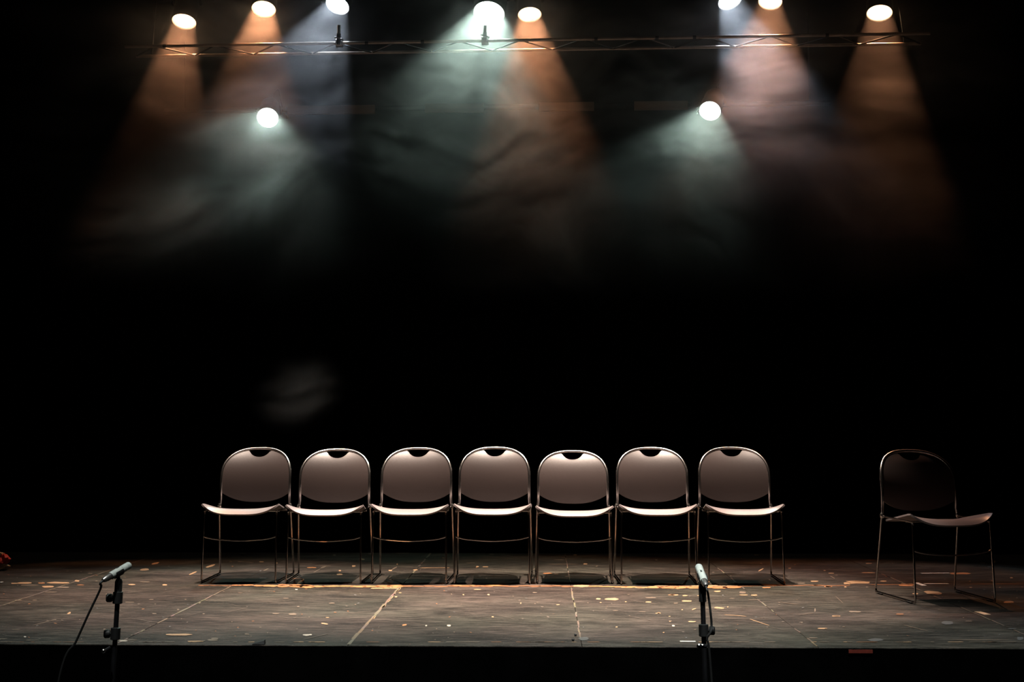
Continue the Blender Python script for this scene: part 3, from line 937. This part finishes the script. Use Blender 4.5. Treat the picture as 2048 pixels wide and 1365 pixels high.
def smoke_nodes(lo, hi, res, material):
    """drifting layers of smoke: warped, flattened noise that thins out downwards"""
    ng = bpy.data.node_groups.new('smoke_layers', 'GeometryNodeTree')
    ng.interface.new_socket('Geometry', in_out='OUTPUT', socket_type='NodeSocketGeometry')
    N, L = ng.nodes, ng.links
    out = N.new('NodeGroupOutput')
    def put(sock, v):
        if hasattr(v, 'links'): L.new(v, sock)
        else: sock.default_value = v
    def math_(op, a, b=None, clamp=False):
        x = N.new('ShaderNodeMath')
        x.operation, x.use_clamp = op, clamp
        put(x.inputs[0], a)
        if b is not None: put(x.inputs[1], b)
        return x.outputs[0]
    def vmath(op, a, b):
        x = N.new('ShaderNodeVectorMath')
        x.operation = op
        put(x.inputs[0], a)
        put(x.inputs[1], b)
        return x.outputs['Value'] if op == 'DISTANCE' else x.outputs[0]
    def mapr(v, a, b, c, d, kind='SMOOTHSTEP'):
        x = N.new('ShaderNodeMapRange')
        x.interpolation_type = kind
        put(x.inputs[0], v)
        for i, q in enumerate((a, b, c, d)): x.inputs[i + 1].default_value = q
        return x.outputs[0]
    def noise(vec, scale, det, rough, out_='Fac'):
        n = N.new('ShaderNodeTexNoise')
        put(n.inputs['Vector'], vec)
        n.inputs['Scale'].default_value = scale
        n.inputs['Detail'].default_value = det
        n.inputs['Roughness'].default_value = rough
        return n.outputs[out_]
    pos = N.new('GeometryNodeInputPosition').outputs[0]
    sp0 = N.new('ShaderNodeSeparateXYZ')
    L.new(pos, sp0.inputs[0])
    cb = N.new('ShaderNodeCombineXYZ')                    # the layers of smoke slope up towards the back
    L.new(sp0.outputs[0], cb.inputs[0])
    L.new(math_('MULTIPLY', sp0.outputs[1], .35), cb.inputs[1])
    L.new(math_('SUBTRACT', sp0.outputs[2], math_('MULTIPLY', sp0.outputs[1], .27)), cb.inputs[2])
    pos_f = cb.outputs[0]
    warp = vmath('MULTIPLY', vmath('SUBTRACT', noise(pos_f, .9, 2, .5, 'Color'), (.5, .5, .5)), (1.7, .6, 1.1))
    p = vmath('ADD', pos_f, warp)
    p = vmath('ADD', p, vmath('MULTIPLY', vmath('SUBTRACT', noise(p, 2.6, 2, .5, 'Color'), (.5, .5, .5)), (.30, .2, .22)))
    body = mapr(noise(vmath('MULTIPLY', p, (.6, .5, 1.0)), 1.1, 2, .5), .38, .64, .03, 1.0)
    fine = noise(vmath('MULTIPLY', p, (.70, .55, 2.6)), 2.1, 4, .60)
    ridge = math_('SUBTRACT', 1.0, math_('MULTIPLY', math_('ABSOLUTE', math_('SUBTRACT', fine, .5)), 5.5), True)
    ridge = math_('POWER', ridge, 1.6)
    soft = mapr(fine, .38, .66, .22, 1.0)
    d = math_('MULTIPLY', body, math_('ADD', math_('MULTIPLY', soft, .35), math_('MULTIPLY', ridge, 1.25)))
    sx = N.new('ShaderNodeSeparateXYZ')
    L.new(pos, sx.inputs[0])
    d = math_('ADD', d, .12)
    d = math_('MULTIPLY', d, math_('ADD', math_('MULTIPLY', mapr(sx.outputs[2], 1.75, 3.5, 0.0, 1.0), .30), math_('MULTIPLY', mapr(sx.outputs[2], 3.0, 4.0, 0.0, 1.0), .8)))
    d = math_('MULTIPLY', d, mapr(sx.outputs[1], 7.75, 8.35, 0.0, 1.0))
    # a lone puff lower down at left
    puff = mapr(vmath('DISTANCE', vmath('ADD', pos, vmath('MULTIPLY', warp, (.45, .45, .6))), PUFF), .04, .33, .30, 0.0)
    puff = math_('MULTIPLY', puff, mapr(fine, .36, .62, 0.05, 1.0))
    d = math_('ADD', d, puff)
    # a rolling billow between the two lamps cut by the picture's top
    bil = mapr(vmath('DISTANCE', vmath('ADD', pos, vmath('MULTIPLY', warp, (.5, .4, .5))), BILLOW), .10, .62, 1.0, 0.0)
    d = math_('ADD', d, math_('MULTIPLY', bil, math_('ADD', .12, math_('MULTIPLY', ridge, .9))))
    vc = N.new('GeometryNodeVolumeCube')
    L.new(d, vc.inputs['Density'])
    vc.inputs['Min'].default_value, vc.inputs['Max'].default_value = lo, hi
    for k, q in zip('XYZ', res): vc.inputs['Resolution ' + k].default_value = q
    sm = N.new('GeometryNodeSetMaterial')
    sm.inputs['Material'].default_value = material
    L.new(vc.outputs[0], sm.inputs[0])
    L.new(sm.outputs[0], out.inputs[0])
    return ng
SMOKE = 0.31
PUFF = at(600, 762, 7.8) + Vector((0, 0, .02))
BILLOW = at(1520, 150, 8.75)
smk = smoke_material()
VD = bpy.data.volumes.new('stage_smoke')
hz = bpy.data.objects.new('stage_smoke', VD)
COL.objects.link(hz)
VD.materials.append(smk)
LO, HI, VOX = Vector((-3.7, 7.4, .80)), Vector((3.3, 10.3, 4.5)), (.022, .08, .022)
md = hz.modifiers.new('smoke_layers', 'NODES')
md.node_group = smoke_nodes(LO, HI, [int((HI[k] - LO[k]) / VOX[k]) for k in range(3)], smk)
tag(hz, 'thin drifting smoke glowing in the beams under the lamps', 'smoke', kind='stuff')
sc.cycles.volume_step_rate = 9
